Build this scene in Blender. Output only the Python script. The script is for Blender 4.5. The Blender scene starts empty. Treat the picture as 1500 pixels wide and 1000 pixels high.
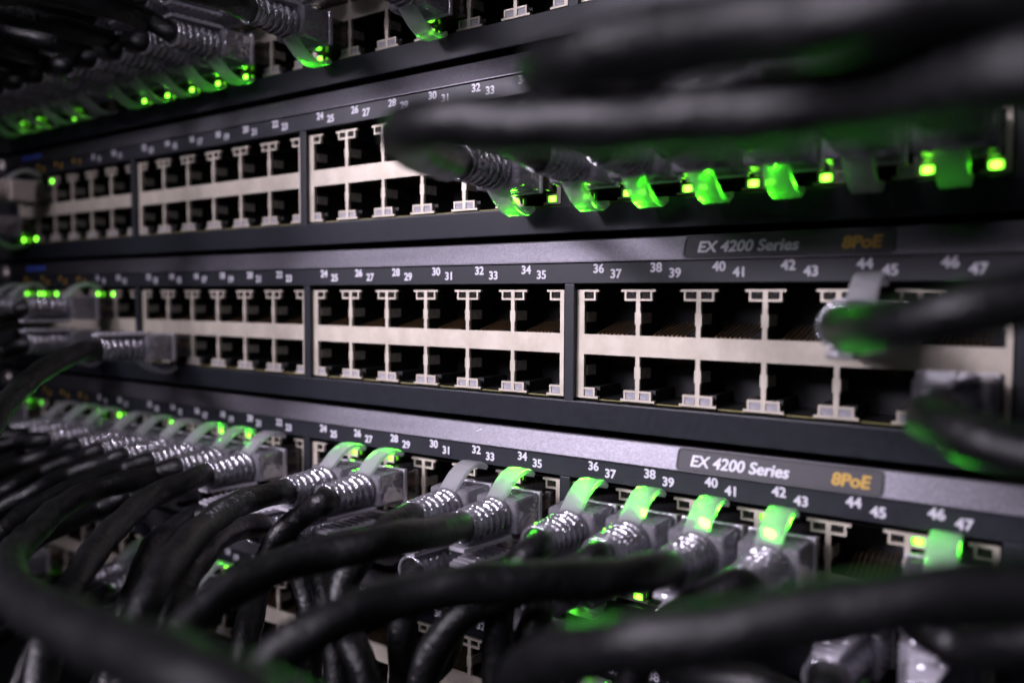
import bpy, bmesh, math, random
from mathutils import Vector, Matrix
random.seed(7)
MM = 0.001                      # everything below is measured in millimetres
scene = bpy.context.scene
col = scene.collection

# ---------------------------------------------------------------- camera
cam_d = bpy.data.cameras.new('camera')
cam = bpy.data.objects.new('camera', cam_d)
col.objects.link(cam)
cam_d.sensor_fit = 'HORIZONTAL'; cam_d.sensor_width = 36.0
cam_d.lens = 36.0 * 1187.35 / 1500.0
cam_d.clip_start = 0.005; cam_d.clip_end = 50.0
cam.matrix_world = Matrix((
    (0.8205593, -0.0345959, 0.5705134, 0.139627),
    (0.5715413, 0.0413089, -0.8195328, -0.160982),
    (0.0047851, 0.9985473, 0.0536694, -0.001934),
    (0, 0, 0, 1)))
cam_d.dof.use_dof = True
cam_d.dof.focus_distance = 0.190
cam_d.dof.aperture_fstop = 7.6
cam_d.dof.aperture_blades = 7
scene.camera = cam

# ---------------------------------------------------------------- room light
world = bpy.data.worlds.new('World'); scene.world = world; world.use_nodes = True
wb = world.node_tree.nodes['Background']
wb.inputs[0].default_value = (0.62, 0.60, 0.80, 1); wb.inputs[1].default_value = 0.009
def area(name, loc, target, sx, sy, watts, color, spread=180.0):
    d = bpy.data.lights.new(name, 'AREA'); d.shape = 'RECTANGLE'; d.size = sx * MM; d.size_y = sy * MM
    d.energy = watts; d.color = color; d.spread = math.radians(spread)      # spread narrowed so the right end gets less light
    o = bpy.data.objects.new(name, d); col.objects.link(o)
    o.location = Vector(loc) * MM
    o.rotation_euler = (Vector(target) - Vector(loc)).to_track_quat('-Z', 'Y').to_euler()
    return o
# ceiling lamp of the server room aisle, then two lamps added for brightness
area('area_lamp', (-520, -930, 440), (-70, 0, -10), 640, 170, 1.04, (0.915, 0.83, 1.0), 34)
area('near_fill_lamp', (-30, -310, 150), (-45, 0, -30), 240, 110, 0.19, (0.92, 0.83, 1.0), 80)  # unseen fill lamp near the camera, added to brighten plugs and near cables
area('area_lamp', (-40, -520, 820), (-10, -20, -40), 700, 300, 0.9, (0.93, 0.87, 1.0))  # overhead lamp added to put glints on the clear ribs

scene.view_settings.view_transform = 'Standard'; scene.view_settings.look = 'None'
scene.view_settings.exposure = 0.0; scene.view_settings.gamma = 1.0
scene.render.engine = 'CYCLES'
cy = scene.cycles
cy.use_denoising = True
cy.max_bounces = 14; cy.transmission_bounces = 12; cy.transparent_max_bounces = 16
cy.glossy_bounces = 5; cy.diffuse_bounces = 3
cy.sample_clamp_indirect = 1.2; cy.blur_glossy = 0.2

# ---------------------------------------------------------------- materials
def new_mat(name):
    m = bpy.data.materials.new(name); m.use_nodes = True
    nt = m.node_tree; nt.nodes.clear()
    out = nt.nodes.new('ShaderNodeOutputMaterial')
    return m, nt, out
def coords(nt, scale):
    tc = nt.nodes.new('ShaderNodeTexCoord'); mp = nt.nodes.new('ShaderNodeMapping')
    mp.inputs['Scale'].default_value = (scale,) * 3 if not isinstance(scale, tuple) else scale
    nt.links.new(tc.outputs['Object'], mp.inputs[0])
    return mp.outputs[0]
def noise(nt, vec, scale=1.0, detail=4.0, rough=0.6):
    n = nt.nodes.new('ShaderNodeTexNoise'); n.inputs['Scale'].default_value = scale
    n.inputs['Detail'].default_value = detail; n.inputs['Roughness'].default_value = rough
    nt.links.new(vec, n.inputs['Vector']); return n
def ramp(nt, fac, a, b, pa=0.35, pb=0.65):
    r = nt.nodes.new('ShaderNodeValToRGB')
    r.color_ramp.elements[0].position = pa; r.color_ramp.elements[0].color = (*a, 1)
    r.color_ramp.elements[1].position = pb; r.color_ramp.elements[1].color = (*b, 1)
    nt.links.new(fac, r.inputs[0]); return r.outputs[0]
def bump(nt, h, strength, dist):
    b = nt.nodes.new('ShaderNodeBump'); b.inputs['Strength'].default_value = strength
    b.inputs['Distance'].default_value = dist
    nt.links.new(h, b.inputs['Height']); return b.outputs[0]
def surface(name, c1, c2, scale, r1=0.5, r2=0.6, metallic=0.0, bstr=0.0, bscale=None, bdist=0.0001, spec=0.5, sheen=0.0):
    m, nt, out = new_mat(name)
    p = nt.nodes.new('ShaderNodeBsdfPrincipled')
    v = coords(nt, scale); n = noise(nt, v)
    nt.links.new(ramp(nt, n.outputs[0], c1, c2), p.inputs['Base Color'])
    rr = nt.nodes.new('ShaderNodeMapRange')
    rr.inputs[3].default_value = r1; rr.inputs[4].default_value = r2
    nt.links.new(n.outputs[0], rr.inputs[0]); nt.links.new(rr.outputs[0], p.inputs['Roughness'])
    p.inputs['Metallic'].default_value = metallic
    p.inputs['Specular IOR Level'].default_value = spec
    if bstr:
        n2 = noise(nt, coords(nt, bscale or scale), 1.0, 3.0)
        nt.links.new(bump(nt, n2.outputs[0], bstr, bdist), p.inputs['Normal'])
    nt.links.new(p.outputs[0], out.inputs[0])
    return m
def lacquer(name):
    m, nt, out = new_mat(name)
    p = nt.nodes.new('ShaderNodeBsdfPrincipled'); p.inputs['Metallic'].default_value = 0.9
    grain = noise(nt, coords(nt, 1900.0), 1.0, 2.0); smear = noise(nt, coords(nt, (22.0, 22.0, 160.0)), 1.0, 5.0, 0.65)
    scr = noise(nt, coords(nt, (60.0, 400.0, 2600.0)), 1.0, 2.0)
    a = ramp(nt, grain.outputs[0], (0.080, 0.078, 0.088), (0.125, 0.121, 0.137), 0.3, 0.7)
    b = ramp(nt, smear.outputs[0], (0.80, 0.80, 0.80), (1.05, 1.04, 1.04), 0.35, 0.62)
    mx = nt.nodes.new('ShaderNodeMix'); mx.data_type = 'RGBA'; mx.blend_type = 'MULTIPLY'; mx.inputs[0].default_value = 1.0
    nt.links.new(a, mx.inputs[6]); nt.links.new(b, mx.inputs[7]); nt.links.new(mx.outputs[2], p.inputs['Base Color'])
    r = nt.nodes.new('ShaderNodeMapRange'); r.inputs[3].default_value = 0.36; r.inputs[4].default_value = 0.50
    nt.links.new(smear.outputs[0], r.inputs[0]); nt.links.new(r.outputs[0], p.inputs['Roughness'])
    b1 = nt.nodes.new('ShaderNodeBump'); b1.inputs['Strength'].default_value = 0.22; b1.inputs['Distance'].default_value = 0.00006
    nt.links.new(grain.outputs[0], b1.inputs['Height'])
    b2 = nt.nodes.new('ShaderNodeBump'); b2.inputs['Strength'].default_value = 0.10; b2.inputs['Distance'].default_value = 0.00006
    nt.links.new(scr.outputs[0], b2.inputs['Height']); nt.links.new(b1.outputs[0], b2.inputs['Normal'])
    nt.links.new(b2.outputs[0], p.inputs['Normal']); nt.links.new(p.outputs[0], out.inputs[0])
    return m
def jacket(name):
    m, nt, out = new_mat(name)
    p = nt.nodes.new('ShaderNodeBsdfPrincipled'); p.inputs['Specular IOR Level'].default_value = 0.42
    v = coords(nt, 1.0)
    n1 = noise(nt, v, 260.0, 3.0); n2 = noise(nt, v, 800.0, 4.0, 0.6)
    nt.links.new(ramp(nt, n1.outputs[0], (0.0025, 0.0025, 0.0028), (0.0055, 0.0054, 0.0058)), p.inputs['Base Color'])
    r = nt.nodes.new('ShaderNodeMapRange'); r.inputs[3].default_value = 0.27; r.inputs[4].default_value = 0.54
    nt.links.new(n2.outputs[0], r.inputs[0]); nt.links.new(r.outputs[0], p.inputs['Roughness'])
    prev = None
    for n, st, d in ((n1, 0.40, 0.0008), (n2, 0.65, 0.00042)):
        b = nt.nodes.new('ShaderNodeBump'); b.inputs['Strength'].default_value = st; b.inputs['Distance'].default_value = d
        nt.links.new(n.outputs[0], b.inputs['Height'])
        if prev: nt.links.new(prev.outputs[0], b.inputs['Normal'])
        prev = b
    nt.links.new(prev.outputs[0], p.inputs['Normal']); nt.links.new(p.outputs[0], out.inputs[0])
    return m
def emitter(name, c, s):
    m, nt, out = new_mat(name)
    p = nt.nodes.new('ShaderNodeBsdfPrincipled')
    p.inputs['Base Color'].default_value = (0.05, 0.25, 0.03, 1); p.inputs['Roughness'].default_value = 0.25
    p.inputs['Emission Color'].default_value = (*c, 1)
    # the lens is brightest in front of its diode
    tc = nt.nodes.new('ShaderNodeTexCoord'); vm = nt.nodes.new('ShaderNodeVectorMath'); vm.operation = 'LENGTH'
    nt.links.new(tc.outputs['Object'], vm.inputs[0])
    mr = nt.nodes.new('ShaderNodeMapRange'); mr.inputs[1].default_value = 0.0; mr.inputs[2].default_value = 0.0013
    mr.inputs[3].default_value = s * 4.5; mr.inputs[4].default_value = s * 0.3
    nt.links.new(vm.outputs['Value'], mr.inputs[0])
    nt.links.new(mr.outputs[0], p.inputs['Emission Strength'])
    nt.links.new(p.outputs[0], out.inputs[0])
    return m
def frosted_plastic(name):
    m, nt, out = new_mat(name)
    p = nt.nodes.new('ShaderNodeBsdfPrincipled')
    p.inputs['Base Color'].default_value = (0.70, 0.70, 0.73, 1); p.inputs['Roughness'].default_value = 0.22
    p.inputs['Subsurface Weight'].default_value = 1.0
    p.inputs['Subsurface Radius'].default_value = (1, 1, 1); p.inputs['Subsurface Scale'].default_value = 0.004
    g = nt.nodes.new('ShaderNodeBsdfGlass'); g.inputs['Roughness'].default_value = 0.3; g.inputs['IOR'].default_value = 1.3
    g.inputs['Color'].default_value = (0.97, 0.98, 0.98, 1)
    x = nt.nodes.new('ShaderNodeMixShader'); x.inputs[0].default_value = 0.50
    t = nt.nodes.new('ShaderNodeBsdfTransparent'); y = nt.nodes.new('ShaderNodeMixShader'); y.inputs[0].default_value = 0.28
    nt.links.new(p.outputs[0], x.inputs[1]); nt.links.new(g.outputs[0], x.inputs[2])
    nt.links.new(x.outputs[0], y.inputs[1]); nt.links.new(t.outputs[0], y.inputs[2]); nt.links.new(y.outputs[0], out.inputs[0])
    return m
def clear_plastic(name, tint, f_glass, f_transp, milk, rough, front=0.35, gloss=0.0, ripple=(420.0, 0.55, 0.0003)):
    m, nt, out = new_mat(name)
    g = nt.nodes.new('ShaderNodeBsdfGlass'); g.inputs['Color'].default_value = (*tint, 1)
    g.inputs['Roughness'].default_value = rough; g.inputs['IOR'].default_value = 1.42
    t = nt.nodes.new('ShaderNodeBsdfTransparent'); t.inputs[0].default_value = (*tint, 1)
    tl = nt.nodes.new('ShaderNodeBsdfTranslucent'); tl.inputs[0].default_value = (0.92, 0.90, 0.96, 1)
    df = nt.nodes.new('ShaderNodeBsdfDiffuse'); df.inputs[0].default_value = (0.92, 0.89, 0.96, 1)
    gl = nt.nodes.new('ShaderNodeBsdfGlossy'); gl.inputs['Roughness'].default_value = rough * 0.7 + 0.04
    gl.inputs['Color'].default_value = (0.9, 0.9, 0.95, 1)
    fr = nt.nodes.new('ShaderNodeFresnel'); fr.inputs[0].default_value = 1.8
    n = noise(nt, coords(nt, ripple[0]), 1.0, 2.0)
    bm_ = bump(nt, n.outputs[0], ripple[1], ripple[2])
    for q in (g, gl): nt.links.new(bm_, q.inputs['Normal'])
    def mix(fac, a, b):
        x = nt.nodes.new('ShaderNodeMixShader')
        if isinstance(fac, float): x.inputs[0].default_value = fac
        else: nt.links.new(fac, x.inputs[0])
        nt.links.new(a, x.inputs[1]); nt.links.new(b, x.inputs[2]); return x.outputs[0]
    cloud = mix(front, tl.outputs[0], df.outputs[0])
    body = mix(f_transp / (f_transp + f_glass), g.outputs[0], t.outputs[0])
    body = mix(milk, body, cloud)
    if gloss:                      # moulded clear plastic glints from both skins and the ripples between
        body = mix(gloss, body, gl.outputs[0])
    body = mix(fr.outputs[0], body, gl.outputs[0])
    nt.links.new(body, out.inputs[0])
    return m

M = {}
M['chassis'] = surface('chassis_black', (0.006, 0.0065, 0.008), (0.009, 0.0095, 0.012), 900.0, 0.45, 0.6, bstr=0.25, bscale=2500.0, bdist=0.00005)
M['bezel'] = surface('bezel_slate_plastic', (0.0062, 0.0078, 0.0125), (0.0090, 0.011, 0.017), 700.0, 0.40, 0.55, bstr=0.25, bscale=3000.0, bdist=0.00005)
M['lip'] = lacquer('silver_lacquer')
M['plate'] = surface('name_plate_grey', (0.017, 0.0165, 0.020), (0.034, 0.033, 0.039), 2400.0, 0.5, 0.65, metallic=0.0, bstr=0.3, bscale=3200.0, bdist=0.00005)
M['jack'] = surface('jack_shell_beige', (0.56, 0.51, 0.41), (0.68, 0.62, 0.515), 160.0, 0.36, 0.52, metallic=0.3, bstr=0.3, bscale=900.0, bdist=0.00006)
M['cavity'] = surface('jack_cavity_black', (0.006, 0.006, 0.006), (0.010, 0.010, 0.010), 600.0, 0.5, 0.65)
M['spring'] = surface('spring_tin', (0.22, 0.21, 0.17), (0.34, 0.32, 0.27), 500.0, 0.35, 0.5, metallic=0.4)
M['gold'] = surface('contact_gold', (0.13, 0.08, 0.04), (0.24, 0.15, 0.07), 700.0, 0.3, 0.45, metallic=0.8)
M['board'] = surface('circuit_board_edge', (0.16, 0.15, 0.04), (0.24, 0.21, 0.08), 500.0, 0.5, 0.6)
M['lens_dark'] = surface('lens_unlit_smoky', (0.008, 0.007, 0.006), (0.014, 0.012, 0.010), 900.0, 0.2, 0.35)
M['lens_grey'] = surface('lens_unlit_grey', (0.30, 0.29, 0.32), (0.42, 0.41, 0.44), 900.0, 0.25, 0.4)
M['print'] = surface('white_print', (0.62, 0.61, 0.66), (0.74, 0.73, 0.78), 1500.0, 0.5, 0.6)
M['print_orange'] = surface('orange_print', (0.46, 0.27, 0.015), (0.56, 0.33, 0.02), 1500.0, 0.5, 0.6)
M['print_blue'] = surface('blue_print', (0.03, 0.07, 0.42), (0.05, 0.10, 0.55), 1500.0, 0.5, 0.6)
M['print_faint'] = surface('faint_grey_print', (0.10, 0.11, 0.12), (0.30, 0.32, 0.34), 1600.0, 0.5, 0.6)
M['cable'] = jacket('cable_jacket_black')
M['screw'] = surface('screw_nickel', (0.48, 0.44, 0.42), (0.62, 0.58, 0.55), 500.0, 0.25, 0.4, metallic=0.9)
M['rail'] = surface('rack_steel_black', (0.02, 0.02, 0.022), (0.03, 0.03, 0.034), 200.0, 0.5, 0.6, bstr=0.3, bscale=1500.0, bdist=0.0001)
M['wire'] = surface('wire_copper_brown', (0.20, 0.09, 0.05), (0.42, 0.28, 0.18), 300.0, 0.4, 0.6)
M['beige'] = surface('plug_hood_beige', (0.50, 0.42, 0.38), (0.60, 0.52, 0.47), 300.0, 0.45, 0.6)
M['led'] = emitter('led_green', (0.19, 1.0, 0.03), 3.2)
M['led_dim'] = emitter('led_green_dim', (0.10, 1.0, 0.01), 3.2 * 0.30)
M['clear'] = clear_plastic('clear_plug_plastic', (0.95, 0.94, 0.98), 0.40, 0.60, 0.32, 0.03, 0.6, 0.16, (260.0, 0.6, 0.0006))
M['clear_rib'] = clear_plastic('clear_boot_plastic', (0.96, 0.95, 0.99), 0.65, 0.35, 0.20, 0.02, 0.8, 0.30, (800.0, 0.8, 0.0005))
M['bright_milky'] = clear_plastic('bright_milky_plastic', (0.97, 0.96, 0.99), 0.3, 0.7, 0.80, 0.04, 0.75, 0.2, (700.0, 0.7, 0.0004))  # milkier than the hood, so rim and keel look brightly lit
M['clear_body'] = clear_plastic('clear_contact_block', (0.93, 0.90, 0.90), 0.35, 0.65, 0.08, 0.08)
M['tab'] = frosted_plastic('frosted_latch_plastic')

# ---------------------------------------------------------------- mesh helpers (millimetres in, metres out)
class MB:
    def __init__(s): s.v = []; s.f = []
    def box(s, x0, x1, y0, y1, z0, z1):
        b = len(s.v)
        s.v += [(x, y, z) for z in (z0, z1) for y in (y0, y1) for x in (x0, x1)]
        s.f += [tuple(b + i for i in q) for q in ((0,2,3,1), (4,5,7,6), (0,1,5,4), (2,6,7,3), (0,4,6,2), (1,3,7,5))]
    def hexa(s, pts):              # eight corners in the order of box()
        b = len(s.v); s.v += [tuple(p) for p in pts]
        s.f += [tuple(b + i for i in q) for q in ((0,2,3,1), (4,5,7,6), (0,1,5,4), (2,6,7,3), (0,4,6,2), (1,3,7,5))]
    def cells(s, rects, y0, y1):   # union of rectangles in x,z pushed from y0 to y1 without inner faces
        xs = sorted({r[0] for r in rects} | {r[1] for r in rects}); zs = sorted({r[2] for r in rects} | {r[3] for r in rects})
        inside = {}
        for i in range(len(xs) - 1):
            for j in range(len(zs) - 1):
                cx, cz = (xs[i] + xs[i+1]) / 2, (zs[j] + zs[j+1]) / 2
                inside[i, j] = any(r[0] < cx < r[1] and r[2] < cz < r[3] for r in rects)
        idx = {}
        def V(i, j, k):
            if (i, j, k) not in idx:
                idx[i, j, k] = len(s.v); s.v.append((xs[i], (y0, y1)[k], zs[j]))
            return idx[i, j, k]
        for (i, j), on in inside.items():
            if not on: continue
            s.f.append((V(i,j,0), V(i+1,j,0), V(i+1,j+1,0), V(i,j+1,0)))
            s.f.append((V(i,j,1), V(i,j+1,1), V(i+1,j+1,1), V(i+1,j,1)))
            for di, dj, a, b in ((-1,0,(i,j),(i,j+1)), (1,0,(i+1,j+1),(i+1,j)), (0,-1,(i+1,j),(i,j)), (0,1,(i,j+1),(i+1,j+1))):
                if not inside.get((i+di, j+dj), False):
                    s.f.append((V(*b,0), V(*b,1), V(*a,1), V(*a,0)))
    def lathe(s, prof, n=20, sx=1.0, sz=1.0, cap=True):   # prof: (y, radius) pairs round the y axis
        b = len(s.v); m = len(prof)
        for y, r in prof:
            for k in range(n):
                a = 2 * math.pi * k / n
                s.v.append((r * math.cos(a) * sx, y, r * math.sin(a) * sz))
        for i in range(m - 1):
            for k in range(n):
                s.f.append((b+i*n+k, b+i*n+(k+1)%n, b+(i+1)*n+(k+1)%n, b+(i+1)*n+k))
        if cap:
            s.f.append(tuple(b + k for k in range(n))); s.f.append(tuple(b + (m-1)*n + k for k in reversed(range(n))))
    def mesh(s, name, smooth=False, bevel=0.0, seg=2, fix=True, weld=False):
        me = bpy.data.meshes.new(name)
        me.from_pydata([(x*MM, y*MM, z*MM) for x, y, z in s.v], [], s.f)
        if bevel or fix:
            bm = bmesh.new(); bm.from_mesh(me)
            if weld: bmesh.ops.remove_doubles(bm, verts=bm.verts, dist=1e-7)
            if fix: bmesh.ops.recalc_face_normals(bm, faces=bm.faces)
            if bevel:
                es = [e for e in bm.edges if e.is_manifold and e.calc_face_angle(0) > 0.5]
                bmesh.ops.bevel(bm, geom=es, offset=bevel*MM, segments=seg, profile=0.6, affect='EDGES', clamp_overlap=True)
            bm.to_mesh(me); bm.free()
        if smooth:
            for p in me.polygons: p.use_smooth = True
        return me
def obj(name, me, mat=None, parent=None, loc=(0,0,0), rot=None):
    o = bpy.data.objects.new(name, me); col.objects.link(o)
    if mat is not None and len(me.materials) == 0: me.materials.append(mat)
    elif mat is not None and me.materials[0] != mat:
        o.material_slots[0].link = 'OBJECT'; o.material_slots[0].material = mat
    o.location = Vector(loc) * MM
    if rot: o.rotation_euler = rot
    if parent: o.parent = parent
    return o
def thing(name, label, cat, loc=(0,0,0), group=None):
    o = bpy.data.objects.new(name, None); col.objects.link(o); o.location = Vector(loc) * MM
    o.empty_display_size = 0.01
    o['label'] = label; o['category'] = cat
    if group: o['group'] = group
    return o
_txt = {}
def text_mesh(s, size, weight=0.0, shear=0.0, spacing=1.0):
    key = (s, size, weight, shear)
    if key in _txt: return _txt[key]
    c = bpy.data.curves.new('lettering', 'FONT'); c.body = s; c.size = size * MM; c.shear = shear
    c.align_x = 'CENTER'; c.align_y = 'BOTTOM_BASELINE'; c.extrude = 0.02 * MM
    c.space_character = spacing; c.resolution_u = 4
    o = bpy.data.objects.new('lettering', c); col.objects.link(o)
    bpy.context.view_layer.update()
    me = bpy.data.meshes.new_from_object(o.evaluated_get(bpy.context.evaluated_depsgraph_get()))
    bpy.data.objects.remove(o); bpy.data.curves.remove(c)
    if weight:                     # thicken the strokes: overlaid copies, each a hair prouder than the last
        bm = bmesh.new()
        for k in range(8):
            t = me.copy(); a = k * math.pi / 4
            t.transform(Matrix.Translation(Vector((math.cos(a) * weight, math.sin(a) * weight * .8, 0.003 * k)) * MM))
            bm.from_mesh(t); bpy.data.meshes.remove(t)
        bm.to_mesh(me); bm.free()
    _txt[key] = me
    return me
FRONT = (math.pi / 2, 0, 0)      # text lying in x,y turned to face -y

# ---------------------------------------------------------------- the switches
U = 44.45; PITCH = 13.8707; GAP = 88.7788
BT, BB, SH = -10.067, -14.638, -24.663   # mid band top and bottom, shelf bottom (z below the top of the jack block)
def gx(g): return (g - 2) * GAP
def bound(k): return (k - 3) * PITCH
def mid(c): return (c - 2.5) * PITCH

def frame_mesh():
    r = [(bound(0) - 1.6, bound(6) + 0.6, BB, BT)]
    r += [(bound(0) - 1.6, bound(0) + 0.45, SH, 0), (bound(6) - 0.45, bound(6) + 0.6, SH, 0)]
    for k in range(7):
        x = bound(k)
        if 0 < k < 6:
            r += [(x - 0.5, x + 0.5, SH, 0), (x - 0.72, x + 0.72, -7.6, -5.0), (x - 0.72, x + 0.72, -19.6, -17.0)]
        for s in (-1, 1):
            if k == 0 and s < 0 or k == 6 and s > 0: continue
            for top in (0, 1):
                z = (lambda a: -a) if top == 0 else (lambda a: SH + a)
                def R(a, b, c, d):
                    xx = sorted((x + s*a, x + s*b)); zz = sorted((z(c), z(d))); r.append((*xx, *zz))
                R(0.3, 4.1, 0.0, 0.5)          # shelf bar
                R(0.3, 3.3, 2.0, 2.45)         # inner bar of the lamp window
                R(2.85, 3.3, 0.3, 2.2)         # outer jamb of the lamp window
    mb = MB(); mb.cells(r, 0.0, 0.9)
    return mb.mesh('jack_frame')
def cavity_mesh(up):
    w = PITCH / 2 - 0.12
    z0, z1 = (BT - 0.2, -0.05) if up else (SH + 0.05, BB + 0.2)
    mb = MB(); y0, y1 = 0.95, 13.0
    mb.v = [(x, y, z) for z in (z0, z1) for y in (y0, y1) for x in (-w, w)]
    mb.f = [(0,1,3,2), (4,6,7,5), (2,3,7,6), (0,2,6,4), (1,5,7,3)]
    # shoulders that narrow the room beside the latch notch
    za, zb = (-2.5, -0.1) if up else (SH + 0.1, SH + 2.5)
    for s in (-1, 1):
        xa, xb = sorted((s * (w - 0.02), s * 3.7)); mb.box(xa, xb, 2.6, 12.5, za, zb)
    me = mb.mesh('jack_cavity', fix=False)
    return me
def spring_mesh(up):
    w = PITCH / 2 - 0.2; zc = -6.2 if up else -18.4
    mb = MB()
    mb.hexa([(x, y, z) for z in (zc - 1.15, zc + 1.15) for x, y in ((-w, 1.2), (-w + 0.5, 1.2), (-w, 4.6), (-w + 1.0, 4.4))])
    mb.hexa([(x, y, z) for z in (zc - 1.15, zc + 1.15) for x, y in ((w - 0.5, 1.2), (w, 1.2), (w - 1.0, 4.4), (w, 4.6))])
    return mb.mesh('ground_spring')
def pins_mesh(up):
    mb = MB()
    for k in range(8):
        x = (k - 3.5) * 1.02
        za, zb = (BT + 0.05, BT + 2.6) if up else (BB - 0.05, BB - 2.6)
        t = 0.25 if up else -0.25
        pts = [(x + dx, y, z) for (y, z, h) in () for dx in ()]
        mb.hexa([(x - .17, 1.3, za), (x + .17, 1.3, za), (x - .17, 11.5, zb), (x + .17, 11.5, zb),
                 (x - .17, 1.3, za + t), (x + .17, 1.3, za + t), (x - .17, 11.5, zb + t), (x + .17, 11.5, zb + t)])
    return mb.mesh('contact_comb')
def lens_mesh(up):
    mb = MB(); y0 = 0.45 if up else 0.12
    mb.box(-1.12, 1.12, y0 if up else y0, 2.2, -0.74, 0.74)
    return mb.mesh('status_lamp', bevel=0.12, seg=1)
ME_FRAME = frame_mesh()
ME_CAV = {u: cavity_mesh(u) for u in (True, False)}
ME_SPR = {u: spring_mesh(u) for u in (True, False)}
ME_PIN = {u: pins_mesh(u) for u in (True, False)}
ME_LENS = {u: lens_mesh(u) for u in (True, False)}
FY = -1.4                                   # front plane of the plastic bezels
XL, XR = gx(0) + bound(0) - 1.6, gx(3) + bound(6) + 0.6
def bezel_meshes():
    d = {}
    mb = MB(); mb.box(XL - 5.0, XR + 24.0, 14.5, 300.0, SH - 6.4, 10.6); mb.box(XL - 5.0, XR + 24.0, 1.3, 14.4, 1.5, 10.6); mb.box(XL - 5.0, XR + 24.0, 1.3, 14.4, SH - 6.4, -25.8); d['housing'] = mb
    mb = MB()
    for s in (0,):
        mb.hexa([(x, y, z) for z, yf in ((-31.55, FY + 0.5), (-25.3, FY)) for y in (yf, 1.2) for x in (XL - 5.5, XR + 24.5)])
    d['lower_bezel'] = mb
    mb = MB(); mb.box(XL - 5.5, XR + 24.5, FY, 1.2, 1.35, 6.0); d['label_strip'] = mb
    mb = MB()
    x0, x1 = XL - 5.6, XR + 24.6
    mb.hexa([(x0, FY - 0.6, 6.08), (x1, FY - 0.6, 6.08), (x0, 1.25, 6.08), (x1, 1.25, 6.08),
             (x0, FY + 1.0, 11.35), (x1, FY + 1.0, 11.35), (x0, 1.25, 11.35), (x1, 1.25, 11.35)])
    d['silver_lip'] = mb
    return d
BZ = bezel_meshes()
ME_HOUSING = BZ['housing'].mesh('housing')
ME_LOWER = BZ['lower_bezel'].mesh('lower_bezel', bevel=0.3)
ME_STRIP = BZ['label_strip'].mesh('label_strip', bevel=0.15, seg=1)
ME_LIP = BZ['silver_lip'].mesh('silver_lip', bevel=0.35)
def simple(name, *b, bevel=0.0):
    mb = MB(); mb.box(*b); return mb.mesh(name, bevel=bevel)
ME_BAR = simple('divider_bar', -1.3, 1.3, FY + 0.05, 1.25, -25.7, 1.3, bevel=0.2)
ME_SIDE_L = simple('side_bezel', XL - 5.45, XL - 0.3, FY + 0.05, 1.25, -25.7, 1.3, bevel=0.2)
ME_SIDE_R = simple('side_bezel', XR + 0.5, XR + 24.4, FY + 0.05, 1.25, -25.7, 1.3, bevel=0.2)
ME_BOARD = simple('circuit_board', XL + 1, XR - 1, 0.7, 14.0, -25.0, SH - 0.1)
LIP_TILT = math.atan2(1.6, 5.27)
def lip_y(z): return FY - 0.6 + (z - 6.08) / 5.27 * 1.6
def plate_mesh():
    mb = MB(); w, h, c = 20.0, 2.15, 0.9
    pts = []
    for cx, cz, a0 in ((w - c, h - c, 0), (-w + c, h - c, 90), (-w + c, -h + c, 180), (w - c, -h + c, 270)):
        for k in range(5):
            a = math.radians(a0 + k * 22.5); pts.append((cx + c * math.cos(a), cz + c * math.sin(a)))
    n = len(pts)
    for y in (0.0, 0.6): mb.v += [(x, y, z) for x, z in pts]
    mb.f = [tuple(range(n)), tuple(reversed(range(n, 2*n)))] + [(i, n+i, n+(i+1)%n, (i+1)%n) for i in range(n)]
    return mb.mesh('name_plate', bevel=0.12, seg=1)
def rim_mesh():
    mb = MB(); w, h, c, t = 20.35, 2.5, 1.1, 0.35
    def ring(w, h, c):
        out = []
        for cx, cz, a0 in ((w - c, h - c, 0), (-w + c, h - c, 90), (-w + c, -h + c, 180), (w - c, -h + c, 270)):
            for k in range(5):
                a = math.radians(a0 + k * 22.5); out.append((cx + c * math.cos(a), cz + c * math.sin(a)))
        return out
    A, B = ring(w, h, c), ring(w - t, h - t, c - 0.2); n = len(A)
    for pts, y in ((A, 0), (B, 0), (A, 0.5), (B, 0.5)): mb.v += [(x, y, z) for x, z in pts]
    for i in range(n):
        j = (i + 1) % n
        mb.f += [(i, j, n+j, n+i), (2*n+i, 3*n+i, 3*n+j, 2*n+j), (i, 2*n+i, 2*n+j, j), (n+i, n+j, 3*n+j, 3*n+i)]
    return mb.mesh('plate_rim')
ME_PLATE, ME_RIM = plate_mesh(), rim_mesh()
def ear_mesh():
    mb = MB(); mb.box(XL - 24.0, XL - 5.8, -0.6, 1.4, -31.5, 11.2); return mb.mesh('mounting_ear', bevel=0.3)
ME_EAR = ear_mesh()
def screw_mesh():
    mb = MB(); mb.lathe([(-0.7, 4.2), (-1.2, 4.0), (-2.2, 3.2), (-2.8, 1.8), (-2.9, 0.9), (-1.8, 0.8)], 20)
    return mb.mesh('screw', smooth=True)
ME_SCREW = screw_mesh()
def mark_mesh():                             # the blue printed mark at the left end of the lip
    mb = MB()
    mb.lathe([(0, 1.25), (0.05, 1.25)], 16)
    mb.v = [(x - 6.4, y, z) for x, y, z in mb.v]
    for x, w in ((-4.4, 1.2), (-2.7, 1.3), (-0.9, 1.2), (0.8, 1.4), (2.7, 1.0), (4.2, 1.2), (5.9, 1.3)): mb.box(x, x + w, 0, 0.05, -0.8, 0.9)
    return mb.mesh('printed_mark')
ME_MARK = mark_mesh()

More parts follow.
